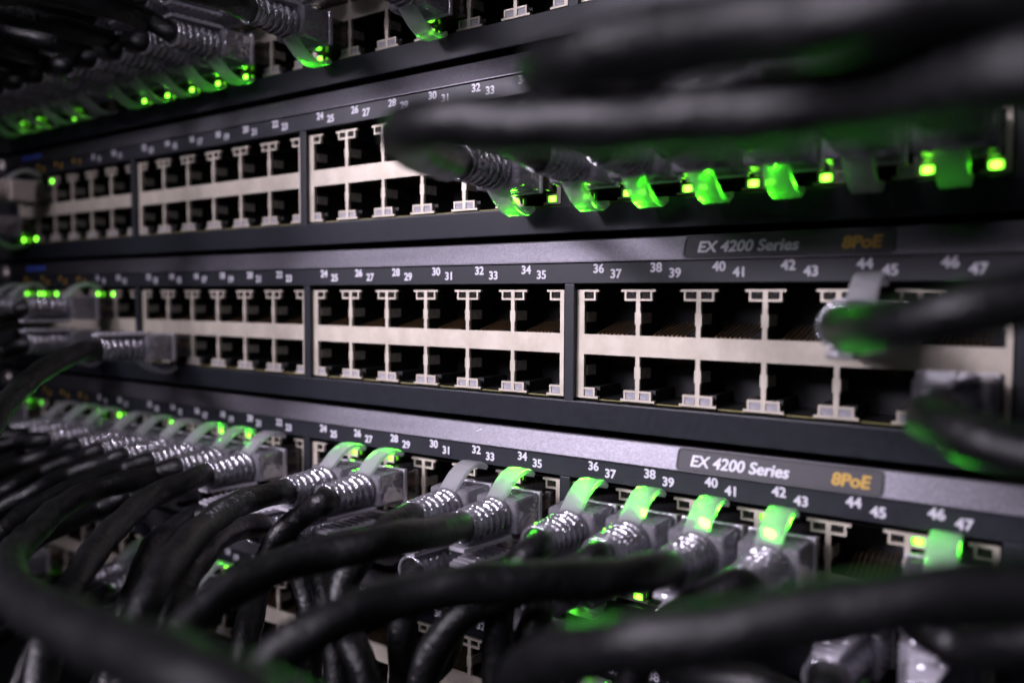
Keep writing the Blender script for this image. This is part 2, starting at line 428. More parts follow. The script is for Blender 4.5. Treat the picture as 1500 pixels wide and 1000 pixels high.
LED_D = {}
for lev, w in ((0, 0.00004), (1, 0.00009), (2, 0.0004), (3, 0.0015)):
    d = bpy.data.lights.new('status_light', 'AREA'); d.shape = 'RECTANGLE'; d.size = 2.0 * MM; d.size_y = 1.3 * MM
    d.energy = w; d.color = (0.05, 1.0, 0.008); d.spread = math.radians(60); LED_D[lev] = d
GLOW = {
    0: {(0, 0, 'l', 'L'): 1, (0, 1, 'l', 'L'): 1, (0, 3, 'l', 'L'): 1, (1, 0, 'l', 'L'): 1, (1, 1, 'l', 'L'): 1, (1, 2, 'l', 'L'): 1, (1, 3, 'l', 'L'): 2, (1, 4, 'l', 'L'): 2, (2, 0, 'l', 'L'): 2, (2, 3, 'l', 'L'): 1},
    1: {(0, 0, 'l', 'L'): 1, (2, 5, 'l', 'L'): 2, (3, 0, 'l', 'L'): 2, (3, 1, 'l', 'L'): 3, (3, 2, 'l', 'L'): 3, (3, 3, 'l', 'L'): 3, (3, 5, 'l', 'L'): 2},
    2: {(0, 4, 'u', 'L'): 1, (0, 0, 'l', 'L'): 1, (3, 5, 'l', 'L'): 2},
    3: {(0, 4, 'u', 'L'): 1, (0, 5, 'u', 'L'): 1, (1, 1, 'u', 'L'): 1, (1, 3, 'u', 'L'): 2, (1, 4, 'u', 'L'): 2, (2, 1, 'u', 'L'): 2, (2, 2, 'u', 'L'): 2, (2, 5, 'u', 'L'): 3, (3, 0, 'u', 'L'): 3, (3, 1, 'u', 'L'): 3, (3, 2, 'u', 'L'): 3, (3, 3, 'u', 'L'): 3, (3, 5, 'u', 'L'): 3, (3, 0, 'l', 'L'): 1, (3, 4, 'l', 'L'): 1, (3, 1, 'l', 'L'): 1},
    4: {(1, 3, 'u', 'L'): 0, (3, 0, 'u', 'L'): 1, (1, 0, 'u', 'L'): 0},
}
def make_switch(s, label, dx, lit):
    t = thing('network_switch', label, 'network switch', (dx, 0, (2 - s) * U), 'network switches stacked in the rack')
    obj('housing', ME_HOUSING, M['chassis'], t); obj('lower_bezel', ME_LOWER, M['bezel'], t)
    obj('label_strip', ME_STRIP, M['bezel'], t); lip = obj('silver_lip', ME_LIP, M['lip'], t)
    obj('circuit_board', ME_BOARD, M['board'], t)
    for g in range(3): obj('divider_bar', ME_BAR, M['bezel'], t, (gx(g) + GAP / 2 + 0.0, 0, 0))
    obj('side_bezel', ME_SIDE_L, M['bezel'], t); obj('side_bezel', ME_SIDE_R, M['bezel'], t)
    ear = obj('mounting_ear', ME_EAR, M['rail'], t)
    obj('screw', ME_SCREW, M['screw'], ear, (-234.0, 0, 7.0)); 
    zc = 8.75
    pl = obj('name_plate', ME_PLATE, M['plate'], t, (92.3, lip_y(zc) - 0.10, zc), (-LIP_TILT, 0, 0))
    obj('plate_rim', ME_RIM, M['chassis'], pl, (0, -0.06, 0))
    obj('plate_lettering', text_mesh('EX 4200 Series', 3.3, 0.12, 0.12), M['print'], pl, (-7.1, -0.06, -1.2), FRONT)
    obj('plate_lettering', text_mesh('8PoE', 3.3, 0.15, 0.10), M['print_orange'], pl, (14.4, -0.06, -1.2), FRONT)
    obj('printed_mark', ME_MARK, M['print_blue'], t, (-206.2, lip_y(9.0) - 0.04, 9.0), (-LIP_TILT, 0, 0))
    if s == 3:                               # a small bright scuff on this lip only
        mb = MB(); mb.hexa([(x, y, z) for z, o in ((-0.35, -0.9), (0.35, 0.55)) for y in (-0.03, 0.03) for x in (o - .16, o + .30)])
        obj('scuff_mark', mb.mesh('scuff_mark'), M['print'], lip, (19.3, lip_y(9.6), 9.6), (-LIP_TILT, 0, 0))
    for n in range(48):
        g, c, odd = n // 12, (n % 12) // 2, n % 2
        z = 2.55 if odd else 3.75
        x = gx(g) + mid(c) + (2.15 if odd else -2.15)
        m = M['print_orange'] if n < 8 else M['print']
        obj('port_number', text_mesh(str(n), 2.75, 0.11), m, t, (x, FY - 0.03, z), FRONT)
    for g in range(4):
        b = obj('jack_block', ME_FRAME, M['jack'], t, (gx(g), 0, 0))
        for c in range(6):
            for up in (True, False):
                x = mid(c)
                obj('jack_cavity', ME_CAV[up], M['cavity'], b, (x, 0, 0))
                obj('ground_spring', ME_SPR[up], M['spring'], b, (x, 0, 0))
                pn = obj('contact_comb', ME_PIN[up], M['gold'], b, (x, 0, 0)); pn['kind'] = 'stuff'
                for side in (0, 1):
                    lx = x + (-1 if side == 0 else 1) * (PITCH / 2 - 1.7)
                    lz = -1.25 if up else SH + 1.25
                    key = (g, c, 'u' if up else 'l', 'LR'[side])
                    st = lit.get(key, 0)
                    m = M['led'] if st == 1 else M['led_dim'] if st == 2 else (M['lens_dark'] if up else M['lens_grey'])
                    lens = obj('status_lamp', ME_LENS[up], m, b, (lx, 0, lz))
                    if st and key in GLOW.get(s, {}):
                        # lamp added at the lens and aimed to brighten the latch tab
                        d = LED_D[GLOW[s][key]]
                        o = bpy.data.objects.new('status_light', d); col.objects.link(o); o.parent = lens
                        o.location = (0, 0.05 * MM, 0)
                        k = 1 if up else -1
                        v = Vector((x - lx, -7.4, k * 2.9))
                        o.rotation_euler = v.to_track_quat('-Z', 'Y').to_euler()
    return t

# ---------------------------------------------------------------- patch cables: clear plug, boot with ribs, latch tab, black cord
def plug_meshes():
    d = {}
    mb = MB(); mb.box(-5.8, 5.8, -8.0, 9.0, -3.3, 3.3); d['contact_block'] = mb.mesh('contact_block', bevel=0.35)
    mb = MB()
    for k in range(4):
        x = -3.6 + k * 2.4
        mb.hexa([(x - .75, -5.5, -1.0), (x + .75, -5.5, -1.0), (x - .7, 6.5, -1.4), (x + .7, 6.5, -1.4),
                 (x - .75, -5.5, 0.9), (x + .75, -5.5, 0.9), (x - .7, 6.5, 0.2), (x + .7, 6.5, 0.2)])
    d['wire_pair'] = mb.mesh('wire_pair', bevel=0.3)
    mb = MB()
    # hood: a rounded sleeve round the rear of the contact block, flared a little to the port
    for ya, yb, w, h in ((-15.2, -6.2, 6.15, 4.2),):
        mb.hexa([(-w + .5, ya, -h + .3), (w - .5, ya, -h + .3), (-w, yb, -h), (w, yb, -h), (-w + .5, ya, h - .3), (w - .5, ya, h - .3), (-w, yb, h), (w, yb, h)])
    d['hood'] = mb.mesh('hood', bevel=0.9, seg=3)
    mb = MB(); mb.cells([(-6.35, 6.35, 3.75, 4.4), (-6.35, 6.35, -4.4, -3.75), (-6.35, -5.75, -4.4, 4.4), (5.75, 6.35, -4.4, 4.4)], -6.7, -5.6)
    d['front_rim'] = mb.mesh('front_rim', bevel=0.2, seg=2)
    mb = MB()
    mb.hexa([(x, y, z) for z in (-4.85, -3.95) for y, w in ((-29.2, 2.0), (-14.6, 4.2)) for x in (-w, w)])
    for k in range(7): mb.box(-2.2 - k * .25, 2.2 + k * .25, -27.9 + k * 2.0, -27.0 + k * 2.0, -5.15, -4.8)
    mb.box(-5.0, 5.0, -14.3, -7.0, -3.6, -0.4)  # milky slab inside the hood, added to make its lower half look lit
    d['keel'] = mb.mesh('keel', bevel=0.18, seg=2)
    mb = MB()
    prof = [(-15.0, 4.1)]
    for k in range(6):
        y = -15.4 - k * 2.02; R = 4.6 - 0.11 * k
        prof += [(y, 3.45), (y - 0.10, R - 0.5), (y - 0.32, R - 0.13), (y - 0.68, R), (y - 1.04, R - 0.13), (y - 1.26, R - 0.5), (y - 1.36, 3.45)]
    prof += [(-27.6, 3.4), (-27.7, 3.95), (-28.1, 3.95), (-28.2, 3.3), (-27.6, 3.12), (-15.0, 3.12), (-15.0, 4.1)]
    mb.lathe(prof, 24, 1.0, 0.95, cap=False)
    d['strain_relief'] = mb.mesh('strain_relief', smooth=False, weld=True)
    for p in d['strain_relief'].polygons: p.use_smooth = True
    # latch tab: a curved strip that arches over the hood towards the port
    pts = [(-16.4, 2.4), (-15.2, 3.4), (-13.6, 5.0), (-11.6, 6.7), (-9.3, 8.0), (-7.0, 8.6), (-5.0, 8.4), (-3.4, 7.7), (-2.4, 7.0)]
    mb = MB(); w0 = 2.45
    for i, (y, z) in enumerate(pts):
        a, b_ = pts[max(0, i-1)], pts[min(len(pts)-1, i+1)]
        ty, tz = b_[0] - a[0], b_[1] - a[1]; L = math.hypot(ty, tz); ny, nz = -tz / L, ty / L
        th = 0.55; w = w0 - (0.25 if i > 5 else 0)
        for sx, sn in ((-1, -1), (1, -1), (1, 1), (-1, 1)): mb.v.append((sx * w, y + sn * ny * th, z + sn * nz * th))
        if i:
            for k in range(4):
                mb.f.append((4*i-4+k, 4*i-4+(k+1)%4, 4*i+(k+1)%4, 4*i+k))
    mb.f += [(3, 2, 1, 0), tuple(4*(len(pts)-1) + k for k in range(4))]
    d['latch_tab'] = mb.mesh('latch_tab', bevel=0.12, seg=1)
    # squared thumb end and the slim spring under it
    return d
PM = plug_meshes()

def catmull(P, step):
    out = []
    Q = [P[0] * 2 - P[1]] + P + [P[-1] * 2 - P[-2]]
    for i in range(1, len(Q) - 2):
        p0, p1, p2, p3 = Q[i-1:i+3]
        t0 = 0; t1 = t0 + max(1e-3, (p1 - p0).length ** .5); t2 = t1 + max(1e-3, (p2 - p1).length ** .5); t3 = t2 + max(1e-3, (p3 - p2).length ** .5)
        n = max(2, int((p2 - p1).length / step))
        for k in range(n):
            t = t1 + (t2 - t1) * k / n
            A1 = p0 * ((t1-t)/(t1-t0)) + p1 * ((t-t0)/(t1-t0)); A2 = p1 * ((t2-t)/(t2-t1)) + p2 * ((t-t1)/(t2-t1)); A3 = p2 * ((t3-t)/(t3-t2)) + p3 * ((t-t2)/(t3-t2))
            B1 = A1 * ((t2-t)/(t2-t0)) + A2 * ((t-t0)/(t2-t0)); B2 = A2 * ((t3-t)/(t3-t1)) + A3 * ((t-t1)/(t3-t1))
            out.append(B1 * ((t2-t)/(t2-t1)) + B2 * ((t-t1)/(t2-t1)))
    out.append(P[-1]); return out
def smooth_path(P, n):
    P = list(P)
    for _ in range(n):
        P = [P[0]] + [P[i-1] * .25 + P[i] * .5 + P[i+1] * .25 for i in range(1, len(P) - 1)] + [P[-1]]
    return P
def tube(path, radius, sides=16, seed=0):
    rnd = random.Random(seed); ph = [rnd.uniform(0, 6.28) for _ in range(6)]
    mb = MB(); n = None; s = 0.0; frames = []
    for i, p in enumerate(path):
        t = (path[min(i+1, len(path)-1)] - path[max(i-1, 0)]).normalized()
        n = (Vector((0, 0, 1)) if abs(t.z) < .9 else Vector((1, 0, 0))) if n is None else n
        n = (n - t * n.dot(t)).normalized(); b = t.cross(n)
        if i: s += (p - path[i-1]).length
        frames.append((p, t, n, b, s))
        # the jacket shows the twisted pairs inside as a slow wobble
        for k in range(sides):
            a = 2 * math.pi * k / sides
            r = radius * (1 + 0.045 * math.sin(s * 0.45 + ph[0] + 2 * a) + 0.032 * math.sin(s * 0.24 + ph[1] - a) + 0.010 * math.sin(s * 1.5 + ph[2] + 3 * a))
            v = p + (n * math.cos(a) + b * math.sin(a)) * r
            mb.v.append(tuple(v))
        if i:
            for k in range(sides):
                mb.f.append(((i-1)*sides+k, (i-1)*sides+(k+1)%sides, i*sides+(k+1)%sides, i*sides+k))
    mb.f += [tuple(reversed(range(sides))), tuple((len(path)-1)*sides + k for k in range(sides))]
    return mb, frames

def wrap_text(s, size, frames, radius, start, origin, facing, parent, reverse=True):
    """lettering bent round a cord; reads against the path direction"""
    src = text_mesh(s, size)
    me = src.copy()
    xs = [v.co.x for v in me.vertices]; x0 = min(xs)
    total = frames[-1][4]
    for v in me.vertices:
        u = (v.co.x - x0) / MM; w = v.co.y / MM - size * .35; lift = v.co.z / MM
        sp = start - u
        i = min(range(len(frames)), key=lambda k: abs(frames[k][4] - sp))
        p, t, n, b, si = frames[i]
        c = p + t * (sp - si)
        rd = -t                                   # reading direction
        out = (facing - rd * facing.dot(rd)).normalized()
        up = out.cross(rd)
        a = w / radius
        q = c + (out * math.cos(a) + up * math.sin(a)) * (radius * 1.035 + 0.05 + lift) - origin
        v.co = q * MM
    return obj('printed_lettering', me, M['print_faint'], parent)

def patch_cable(sw, g, c, up, path, label, dx, opts):
    x = gx(g) + mid(c) + dx; z = (2 - sw) * U + (-6.2 if up else -18.5)
    origin = Vector((x, 0, z))
    t = thing('patch_cable', label, 'patch cable', origin, 'patch cables plugged into the switches')
    rot = (0, 0, 0) if up else (0, math.pi, 0)
    hood = obj('plug', PM['hood'], M['beige'] if opts.get('beige') else M['clear'], t, (0, 0, 0), rot)
    obj('contact_block', PM['contact_block'], M['clear_body'], hood)
    obj('wire_pair', PM['wire_pair'], M['wire'], hood)
    if not opts.get('beige'):
        obj('front_rim', PM['front_rim'], M['bright_milky'], hood); obj('keel', PM['keel'], M['bright_milky'], hood)
    obj('latch_tab', PM['latch_tab'], M['tab'], hood)
    obj('strain_relief', PM['strain_relief'], M['beige'] if opts.get('beige') else M['clear_rib'], t, (0, 0, 0), rot)
    P = [origin + Vector((0, -16.5, 0)), origin + Vector((0, -22, 0)), origin + Vector((0, -28, 0))] + [Vector(p) for p in path]
    pts = catmull(P, 1.2)
    pts = smooth_path(pts, 6)
    mb, fr = tube([p - origin for p in pts], opts.get('r', 2.95), 16, int(sw * 1000 + g * 100 + c * 10 + up))
    cord = obj('cord', mb.mesh('cord', smooth=True), M['cable'], t)
    if 'text' in opts:
        for s, st in opts['text']:
            camv = (Vector(cam.matrix_world.translation) / MM - (origin + fr[min(len(fr)-1, 20)][0])).normalized()
            wrap_text(s, 2.3, fr, opts.get('r', 2.95), st, Vector((0, 0, 0)), (camv + Vector((0, 0, .25))).normalized(), cord)
    return t

# ---------------------------------------------------------------- build
LIT = {
    0: {(0, 0, 'l', 'L'): 1, (0, 1, 'l', 'L'): 1, (0, 3, 'l', 'L'): 1, (1, 0, 'l', 'L'): 1, (1, 1, 'l', 'L'): 1, (1, 2, 'l', 'L'): 1, (1, 3, 'l', 'L'): 1, (1, 4, 'l', 'L'): 1, (2, 0, 'l', 'L'): 1, (2, 3, 'l', 'L'): 1},
    1: {(0, 1, 'u', 'R'): 1, (0, 0, 'l', 'L'): 1, (0, 0, 'l', 'R'): 1, (2, 5, 'l', 'L'): 1, (2, 5, 'l', 'R'): 1, (3, 0, 'l', 'L'): 1, (3, 0, 'l', 'R'): 1, (3, 1, 'l', 'L'): 1, (3, 1, 'l', 'R'): 1, (3, 2, 'l', 'L'): 1, (3, 2, 'l', 'R'): 1, (3, 3, 'l', 'L'): 1, (3, 3, 'l', 'R'): 1, (3, 5, 'l', 'L'): 1, (3, 5, 'l', 'R'): 1, (3, 2, 'u', 'L'): 1},
    2: {(0, 0, 'u', 'L'): 1, (0, 0, 'u', 'R'): 1, (0, 1, 'u', 'L'): 1, (0, 1, 'u', 'R'): 1, (0, 4, 'u', 'L'): 1, (0, 4, 'u', 'R'): 1, (0, 0, 'l', 'L'): 1, (0, 0, 'l', 'R'): 1, (3, 5, 'l', 'L'): 1},
    3: {(0, 0, 'u', 'L'): 2, (0, 0, 'u', 'R'): 2, (0, 4, 'u', 'L'): 1, (0, 5, 'u', 'L'): 1, (1, 1, 'u', 'L'): 1, (1, 3, 'u', 'L'): 1, (1, 4, 'u', 'L'): 1, (2, 1, 'u', 'L'): 1, (2, 2, 'u', 'L'): 1, (2, 5, 'u', 'L'): 1, (3, 0, 'u', 'L'): 1, (3, 1, 'u', 'L'): 1, (3, 2, 'u', 'L'): 1, (3, 3, 'u', 'L'): 1, (3, 5, 'u', 'L'): 1, (3, 0, 'l', 'L'): 1, (3, 4, 'l', 'L'): 1, (3, 1, 'l', 'L'): 1},
    4: {(0, 1, 'l', 'L'): 1, (1, 3, 'u', 'L'): 1, (3, 0, 'u', 'L'): 1, (1, 0, 'u', 'L'): 1},
}
SWITCH = [
    ('top switch, cut off by the picture edge, crowded with clear plugs', 0.28),
    ('second switch from the top, half hidden behind a thick black cable', -1.18),
    ('middle switch with two rows of mostly empty beige ports', 0.0),
    ('fourth switch down with a brightly lit silver lip and orange lettering', -0.81),
    ('lowest switch, almost buried behind black cables', 0.74),
]
for s, (label, dx) in enumerate(SWITCH):
    make_switch(s, label, dx, LIT.get(s, {}))

# rack post at the far left behind the mounting ears
mb = MB(); rects = [(-262, -226, -180, 180)]
post = thing('rack_post', 'black steel rack post at the left end of the switches', 'rack post', (-244, 2, -150))
mb.box(-18, 9, 0.0, 2.2, 0, 300); mb.box(-18, -15.8, 2.2, 60, 0, 300)
obj('upright', mb.mesh('upright'), M['rail'], post)
mb = MB(); mb.box(-1.5, 1.5, -310, 300, -260, 260); mb.box(-1.5, 14, -312, -310.2, -260, 260)  # unseen panel added to shade the left end of the switches
panel = obj('shade_panel', mb.mesh('shade_panel', bevel=0.5), M['rail'], None, (-272, 0, 0))
panel['label'] = 'unseen black side panel left of the switches, added to shade their left end'; panel['category'] = 'side panel'

CABLES = [
    (3, 1, 5, True, [[-49.6, -36.8, -50.0], [-50.3, -45.1, -51.9], [-40.9, -59.0, -53.4], [-28.0, -72.7, -54.9], [-17.3, -83.9, -58.4], [-10.4, -91.4, -64.2], [-5.5, -95.6, -71.1], [15.2, -113.4, -100.3], [25.6, -122.3, -181.1], [25.6, -122.3, -330.0]], 'black cable from the plug under printed twenty-two, running down past a green lamp', {}),
    (3, 1, 4, True, [[-75.4, -29.1, -52.7], [-74.6, -37.8, -53.3], [-77.7, -48.6, -54.7], [-71.1, -59.8, -56.0], [-53.2, -73.8, -55.4], [-26.8, -90.2, -52.0], [5.9, -104.3, -46.7], [32.6, -112.4, -41.8], [52.0, -117.5, -37.8], [67.9, -120.2, -35.4], [80.2, -122.2, -33.4], [89.8, -123.3, -33.0], [149.4, -130.1, -30.5], [228.8, -139.2, -27.2], [288.3, -153.8, -86.8]], 'thick black cable from the plug under printed twenty, looping into the lower left foreground', {'r': 3.1}),
    (3, 1, 3, True, [[-90.4, -29.7, -52.8], [-92.4, -41.1, -55.5], [-92.4, -50.5, -58.0], [-91.8, -58.8, -60.7], [-89.8, -65.8, -64.8], [-89.9, -73.8, -70.8], [-90.2, -97.8, -88.8], [-90.5, -105.8, -150.8], [-90.6, -109.8, -330.0]], 'black cable from the plug under printed eighteen, fourth switch down, green lamp at its tab', {}),
    (3, 1, 2, True, [[-105.5, -29.8, -53.8], [-114.1, -35.9, -57.3], [-112.7, -45.7, -59.9], [-120.8, -51.7, -65.4], [-119.1, -60.8, -72.2], [-114.7, -84.6, -90.0], [-110.2, -92.5, -152.2], [-108.7, -96.5, -330.0]], 'black cable from the plug under printed sixteen, fourth switch down, colourless tab', {}),
    (3, 1, 1, True, [[-121.0, -29.2, -54.1], [-130.7, -36.3, -58.5], [-127.8, -45.7, -60.7], [-136.2, -52.0, -66.6], [-157.1, -67.7, -81.3], [-246.0, -90.0, -90.6], [-250.0, -94.0, -156.6], [-250.0, -94.0, -330.0]], 'black cable from the plug under printed fourteen, fourth switch down, faint green tab', {}),
    (3, 1, 0, True, [[-137.6, -28.6, -54.3], [-146.7, -35.2, -58.0], [-144.9, -46.3, -60.7], [-140.2, -75.1, -67.7], [-135.6, -84.7, -140.7], [-134.0, -89.5, -330.0]], 'black cable from the plug under printed twelve, fourth switch down, colourless tab', {}),
    (3, 0, 5, True, [[-158.5, -29.9, -52.0], [-168.0, -36.8, -55.5], [-191.3, -53.7, -64.1], [-257.0, -53.8, -73.5], [-261.0, -57.8, -145.5], [-261.0, -57.8, -330.0]], 'black cable from the plug just left of the divider bar, fourth switch, green lamp', {}),
    (3, 0, 4, True, [[-164.3, -33.9, -50.8], [-172.0, -39.4, -54.4], [-194.8, -55.7, -65.1], [-262.5, -63.4, -78.4], [-266.5, -67.4, -144.4], [-266.5, -67.4, -330.0]], 'black cable from the second plug left of the divider bar, fourth switch, upper row', {}),
    (3, 0, 3, True, [[-168.2, -36.6, -50.8], [-175.8, -42.1, -54.4], [-198.5, -58.5, -65.1], [-246.0, -73.1, -84.4], [-250.0, -77.1, -144.4], [-250.0, -77.1, -330.0]], 'black cable from the third plug left of the divider bar, fourth switch, upper row', {}),
    (3, 0, 0, True, [[-233.0, -53.0, -62.7], [-250.5, -74.9, -73.3], [-251.5, -91.0, -80.7], [-255.5, -95.0, -152.7], [-255.5, -95.0, -330.0]], 'leftmost blurred plug of the fourth switch, beside two round green lamps', {}),
    (3, 2, 1, True, [[-16.7, -35.4, -48.8], [-17.1, -42.2, -49.2], [-10.2, -54.6, -48.3], [-3.5, -64.9, -48.9], [2.8, -73.6, -50.1], [8.4, -81.1, -51.7], [11.6, -86.0, -54.7], [12.6, -88.7, -58.8], [14.6, -91.0, -66.0], [24.8, -102.8, -102.8], [29.9, -108.7, -176.0], [29.9, -108.7, -330.0]], 'black cable with grey lettering along its jacket, plugged in under printed twenty-six', {'text': [('24 AWG    75 ° —  OS', 52)]}),
    (3, 2, 2, True, [[-2.9, -32.3, -49.9], [-9.7, -30.8, -53.2], [-13.2, -33.5, -56.0], [-15.8, -35.5, -59.5], [-17.5, -37.0, -63.4], [-14.5, -41.5, -67.3], [-8.0, -49.1, -70.8], [-1.9, -55.9, -76.0], [0.9, -59.4, -84.1], [13.0, -74.5, -119.1], [19.0, -82.1, -194.1], [19.0, -82.1, -330.0]], 'black cable dropping steeply from the plug under printed twenty-eight', {}),
    (3, 2, 4, True, [[22.9, -31.7, -49.1], [25.3, -40.2, -49.2], [24.5, -45.6, -51.9], [20.8, -48.7, -58.8], [23.2, -51.9, -65.5], [31.1, -55.1, -69.2], [35.8, -56.3, -76.5], [57.2, -61.8, -109.8], [68.0, -64.5, -186.5], [68.0, -64.5, -330.0]], 'black cable from the plug with a colourless clear tab under printed thirty-two', {}),
    (3, 2, 5, True, [[41.2, -38.1, -46.8], [44.5, -48.2, -44.8], [46.3, -57.7, -43.2], [45.6, -64.7, -42.7], [40.1, -71.7, -43.7], [37.3, -76.7, -44.4], [35.8, -83.5, -45.7], [34.5, -89.8, -48.3], [35.1, -94.5, -50.7], [36.6, -98.3, -54.8], [37.2, -100.3, -59.6], [41.8, -115.6, -96.3], [44.1, -123.2, -169.6], [44.1, -123.2, -330.0]], 'thick black cable sweeping left from the half green tab under printed thirty-four', {}),
    (3, 3, 0, True, [[56.8, -31.8, -49.1], [57.0, -35.7, -49.3], [55.2, -37.2, -51.7], [53.3, -38.8, -55.6], [52.6, -39.6, -61.3], [52.5, -40.2, -69.0], [52.6, -40.8, -79.3], [53.0, -43.1, -119.2], [53.2, -44.3, -189.3], [53.2, -44.3, -330.0]], 'black cable from the glowing green tab under printed thirty-six, bending down', {}),
    (3, 3, 1, True, [[70.0, -34.4, -48.4], [67.9, -36.0, -50.5], [62.8, -36.0, -53.5], [57.2, -40.0, -55.6], [50.1, -45.2, -58.9], [45.2, -49.0, -65.2], [42.5, -51.6, -76.5], [33.4, -60.3, -114.5], [28.9, -64.7, -186.5], [28.9, -64.7, -330.0]], 'black cable from the glowing green tab under printed thirty-eight, passing behind a straight cable', {}),
    (3, 3, 2, True, [[86.0, -39.9, -45.6], [86.8, -47.9, -44.1], [85.3, -54.1, -43.4], [81.3, -59.4, -43.1], [76.6, -65.0, -42.6], [71.1, -71.2, -42.5], [64.4, -78.2, -43.4], [61.0, -84.9, -44.3], [57.7, -91.4, -46.6], [55.4, -95.1, -49.5], [53.3, -98.8, -54.4], [40.4, -121.6, -84.6], [33.9, -133.0, -164.4], [33.9, -133.0, -330.0]], 'long black cable lying across its neighbours, from the green tab under printed forty', {'r': 3.0}),
    (3, 3, 3, True, [[95.8, -30.2, -48.6], [93.1, -32.2, -50.7], [88.5, -35.5, -53.2], [84.0, -38.9, -57.2], [81.4, -41.2, -63.4], [80.8, -42.1, -71.4], [77.8, -46.6, -111.0], [76.3, -48.8, -181.4], [76.3, -48.8, -330.0]], 'black cable from the glowing green tab under printed forty-two, fading into blur', {}),
    (3, 3, 5, True, [[124.0, -41.1, -44.8], [125.5, -40.2, -47.1], [129.6, -41.4, -47.5], [134.3, -45.3, -44.5], [141.1, -47.0, -40.1], [190.4, -59.3, -8.2], [256.1, -75.8, 34.3], [305.4, -94.0, -20.4]], 'plug with a green tab beside the whitest lamp, under printed forty-six, lower right', {}),
    (3, 1, 5, False, [[-59.5, -27.8, -62.9], [-57.4, -35.1, -63.8], [-40.3, -52.7, -61.9], [-24.7, -65.7, -64.0], [-18.3, -71.8, -68.1], [-16.2, -75.4, -74.1], [-13.7, -78.7, -81.8], [-2.3, -93.8, -117.0], [3.5, -101.3, -191.8], [3.5, -101.3, -330.0]], 'grey blurred cable in the lower row directly behind the lettered cable', {}),
    (3, 2, 0, False, [[-28.1, -30.1, -59.7], [-27.8, -37.0, -58.8], [-19.0, -50.1, -56.8], [-3.8, -65.5, -55.1], [3.0, -73.9, -57.2], [6.9, -79.2, -61.6], [8.7, -82.0, -68.8], [11.1, -84.2, -74.6], [25.5, -97.4, -109.5], [32.7, -104.0, -184.6], [32.7, -104.0, -330.0]], 'black cable in the lower row below printed twenty-four, beneath the lettered cable', {}),
    (3, 2, 1, False, [[-12.4, -33.4, -62.5], [-6.4, -35.9, -68.1], [-0.8, -38.8, -78.7], [2.7, -43.0, -91.9], [12.5, -54.8, -128.9], [17.4, -60.6, -201.9], [17.4, -60.6, -330.0]], 'black cable in the lower row below printed twenty-six, beneath two upper plugs', {}),
    (3, 2, 2, False, [[-2.7, -33.1, -64.1], [0.9, -36.8, -67.1], [6.0, -39.4, -72.2], [10.8, -42.0, -79.3], [15.0, -45.0, -88.9], [30.4, -56.0, -124.1], [38.1, -61.5, -198.9], [38.1, -61.5, -330.0]], 'black cable in the lower row below printed twenty-eight, behind the thick sweeping cable', {}),
    (3, 2, 4, False, [[24.3, -31.6, -63.3], [28.5, -38.8, -63.2], [30.6, -42.3, -66.3], [30.8, -42.6, -72.4], [31.0, -43.2, -83.4], [31.7, -45.4, -123.3], [32.1, -46.5, -193.4], [32.1, -46.5, -330.0]], 'black cable in the lower row below printed thirty-two, hanging straight down', {}),
    (3, 2, 5, False, [[38.0, -32.2, -62.8], [36.6, -33.4, -67.1], [35.7, -34.5, -74.1], [25.2, -42.7, -88.2], [3.5, -59.6, -117.3], [-7.3, -68.1, -198.2], [-7.3, -68.1, -330.0]], 'black cable in the lower row below printed thirty-four, slanting down left', {}),
    (3, 3, 0, False, [[57.0, -32.6, -63.3], [55.5, -33.9, -66.6], [54.6, -34.9, -73.1], [54.4, -35.6, -82.3], [53.5, -38.6, -122.2], [53.1, -40.2, -192.3], [53.1, -40.2, -330.0]], 'lower row plug with a green lit tab under the long straight cable, below printed thirty-six', {}),
    (3, 3, 2, False, [[83.3, -33.2, -62.9], [86.5, -37.6, -63.4], [93.4, -41.6, -61.3], [101.7, -43.8, -59.2], [109.5, -43.3, -61.0], [167.8, -39.6, -74.5], [245.6, -34.6, -92.4], [304.0, -42.1, -154.7]], 'lower row plug below printed forty, behind the end of the long straight cable', {}),
    (3, 1, 1, False, [[-121.4, -30.4, -67.8], [-120.6, -41.2, -69.1], [-119.8, -51.4, -71.5], [-120.7, -62.0, -74.1], [-123.2, -91.0, -81.2], [-125.6, -100.7, -154.1], [-126.5, -105.6, -330.0]], 'black cable in the lower row below printed fourteen, fourth switch, mostly hidden', {}),
    (3, 1, 2, False, [[-105.1, -30.3, -67.5], [-104.8, -40.8, -69.4], [-104.6, -50.6, -72.1], [-102.8, -58.8, -75.6], [-104.0, -68.6, -80.7], [-107.2, -95.1, -94.5], [-110.5, -103.9, -160.7], [-111.6, -108.3, -330.0]], 'black cable in the lower row below printed sixteen, fourth switch, mostly hidden', {}),
    (3, 3, 4, False, [[110.8, -34.9, -61.0], [108.9, -36.6, -66.2], [95.8, -48.3, -102.1], [89.2, -54.2, -176.2], [89.2, -54.2, -330.0]], 'blurred clear plug at the bottom edge with a thin green tab, below printed forty-four', {}),
    (3, 3, 5, False, [[124.0, -37.8, -60.0], [126.7, -40.3, -61.8], [166.2, -76.9, -88.2], [219.0, -125.7, -123.3], [258.5, -160.2, -187.7]], 'pale blurred plug in the bottom right corner of the picture', {}),
    (4, 1, 0, True, [[-102.5, -40.5, -89.1], [-102.3, -50.3, -91.3], [-102.1, -59.6, -94.6], [-101.9, -68.3, -99.1], [-101.3, -94.9, -112.9], [-100.7, -103.8, -179.1], [-100.5, -108.3, -330.0]], 'lowest switch cable whose clear plug has a green tipped tab, lower left', {}),
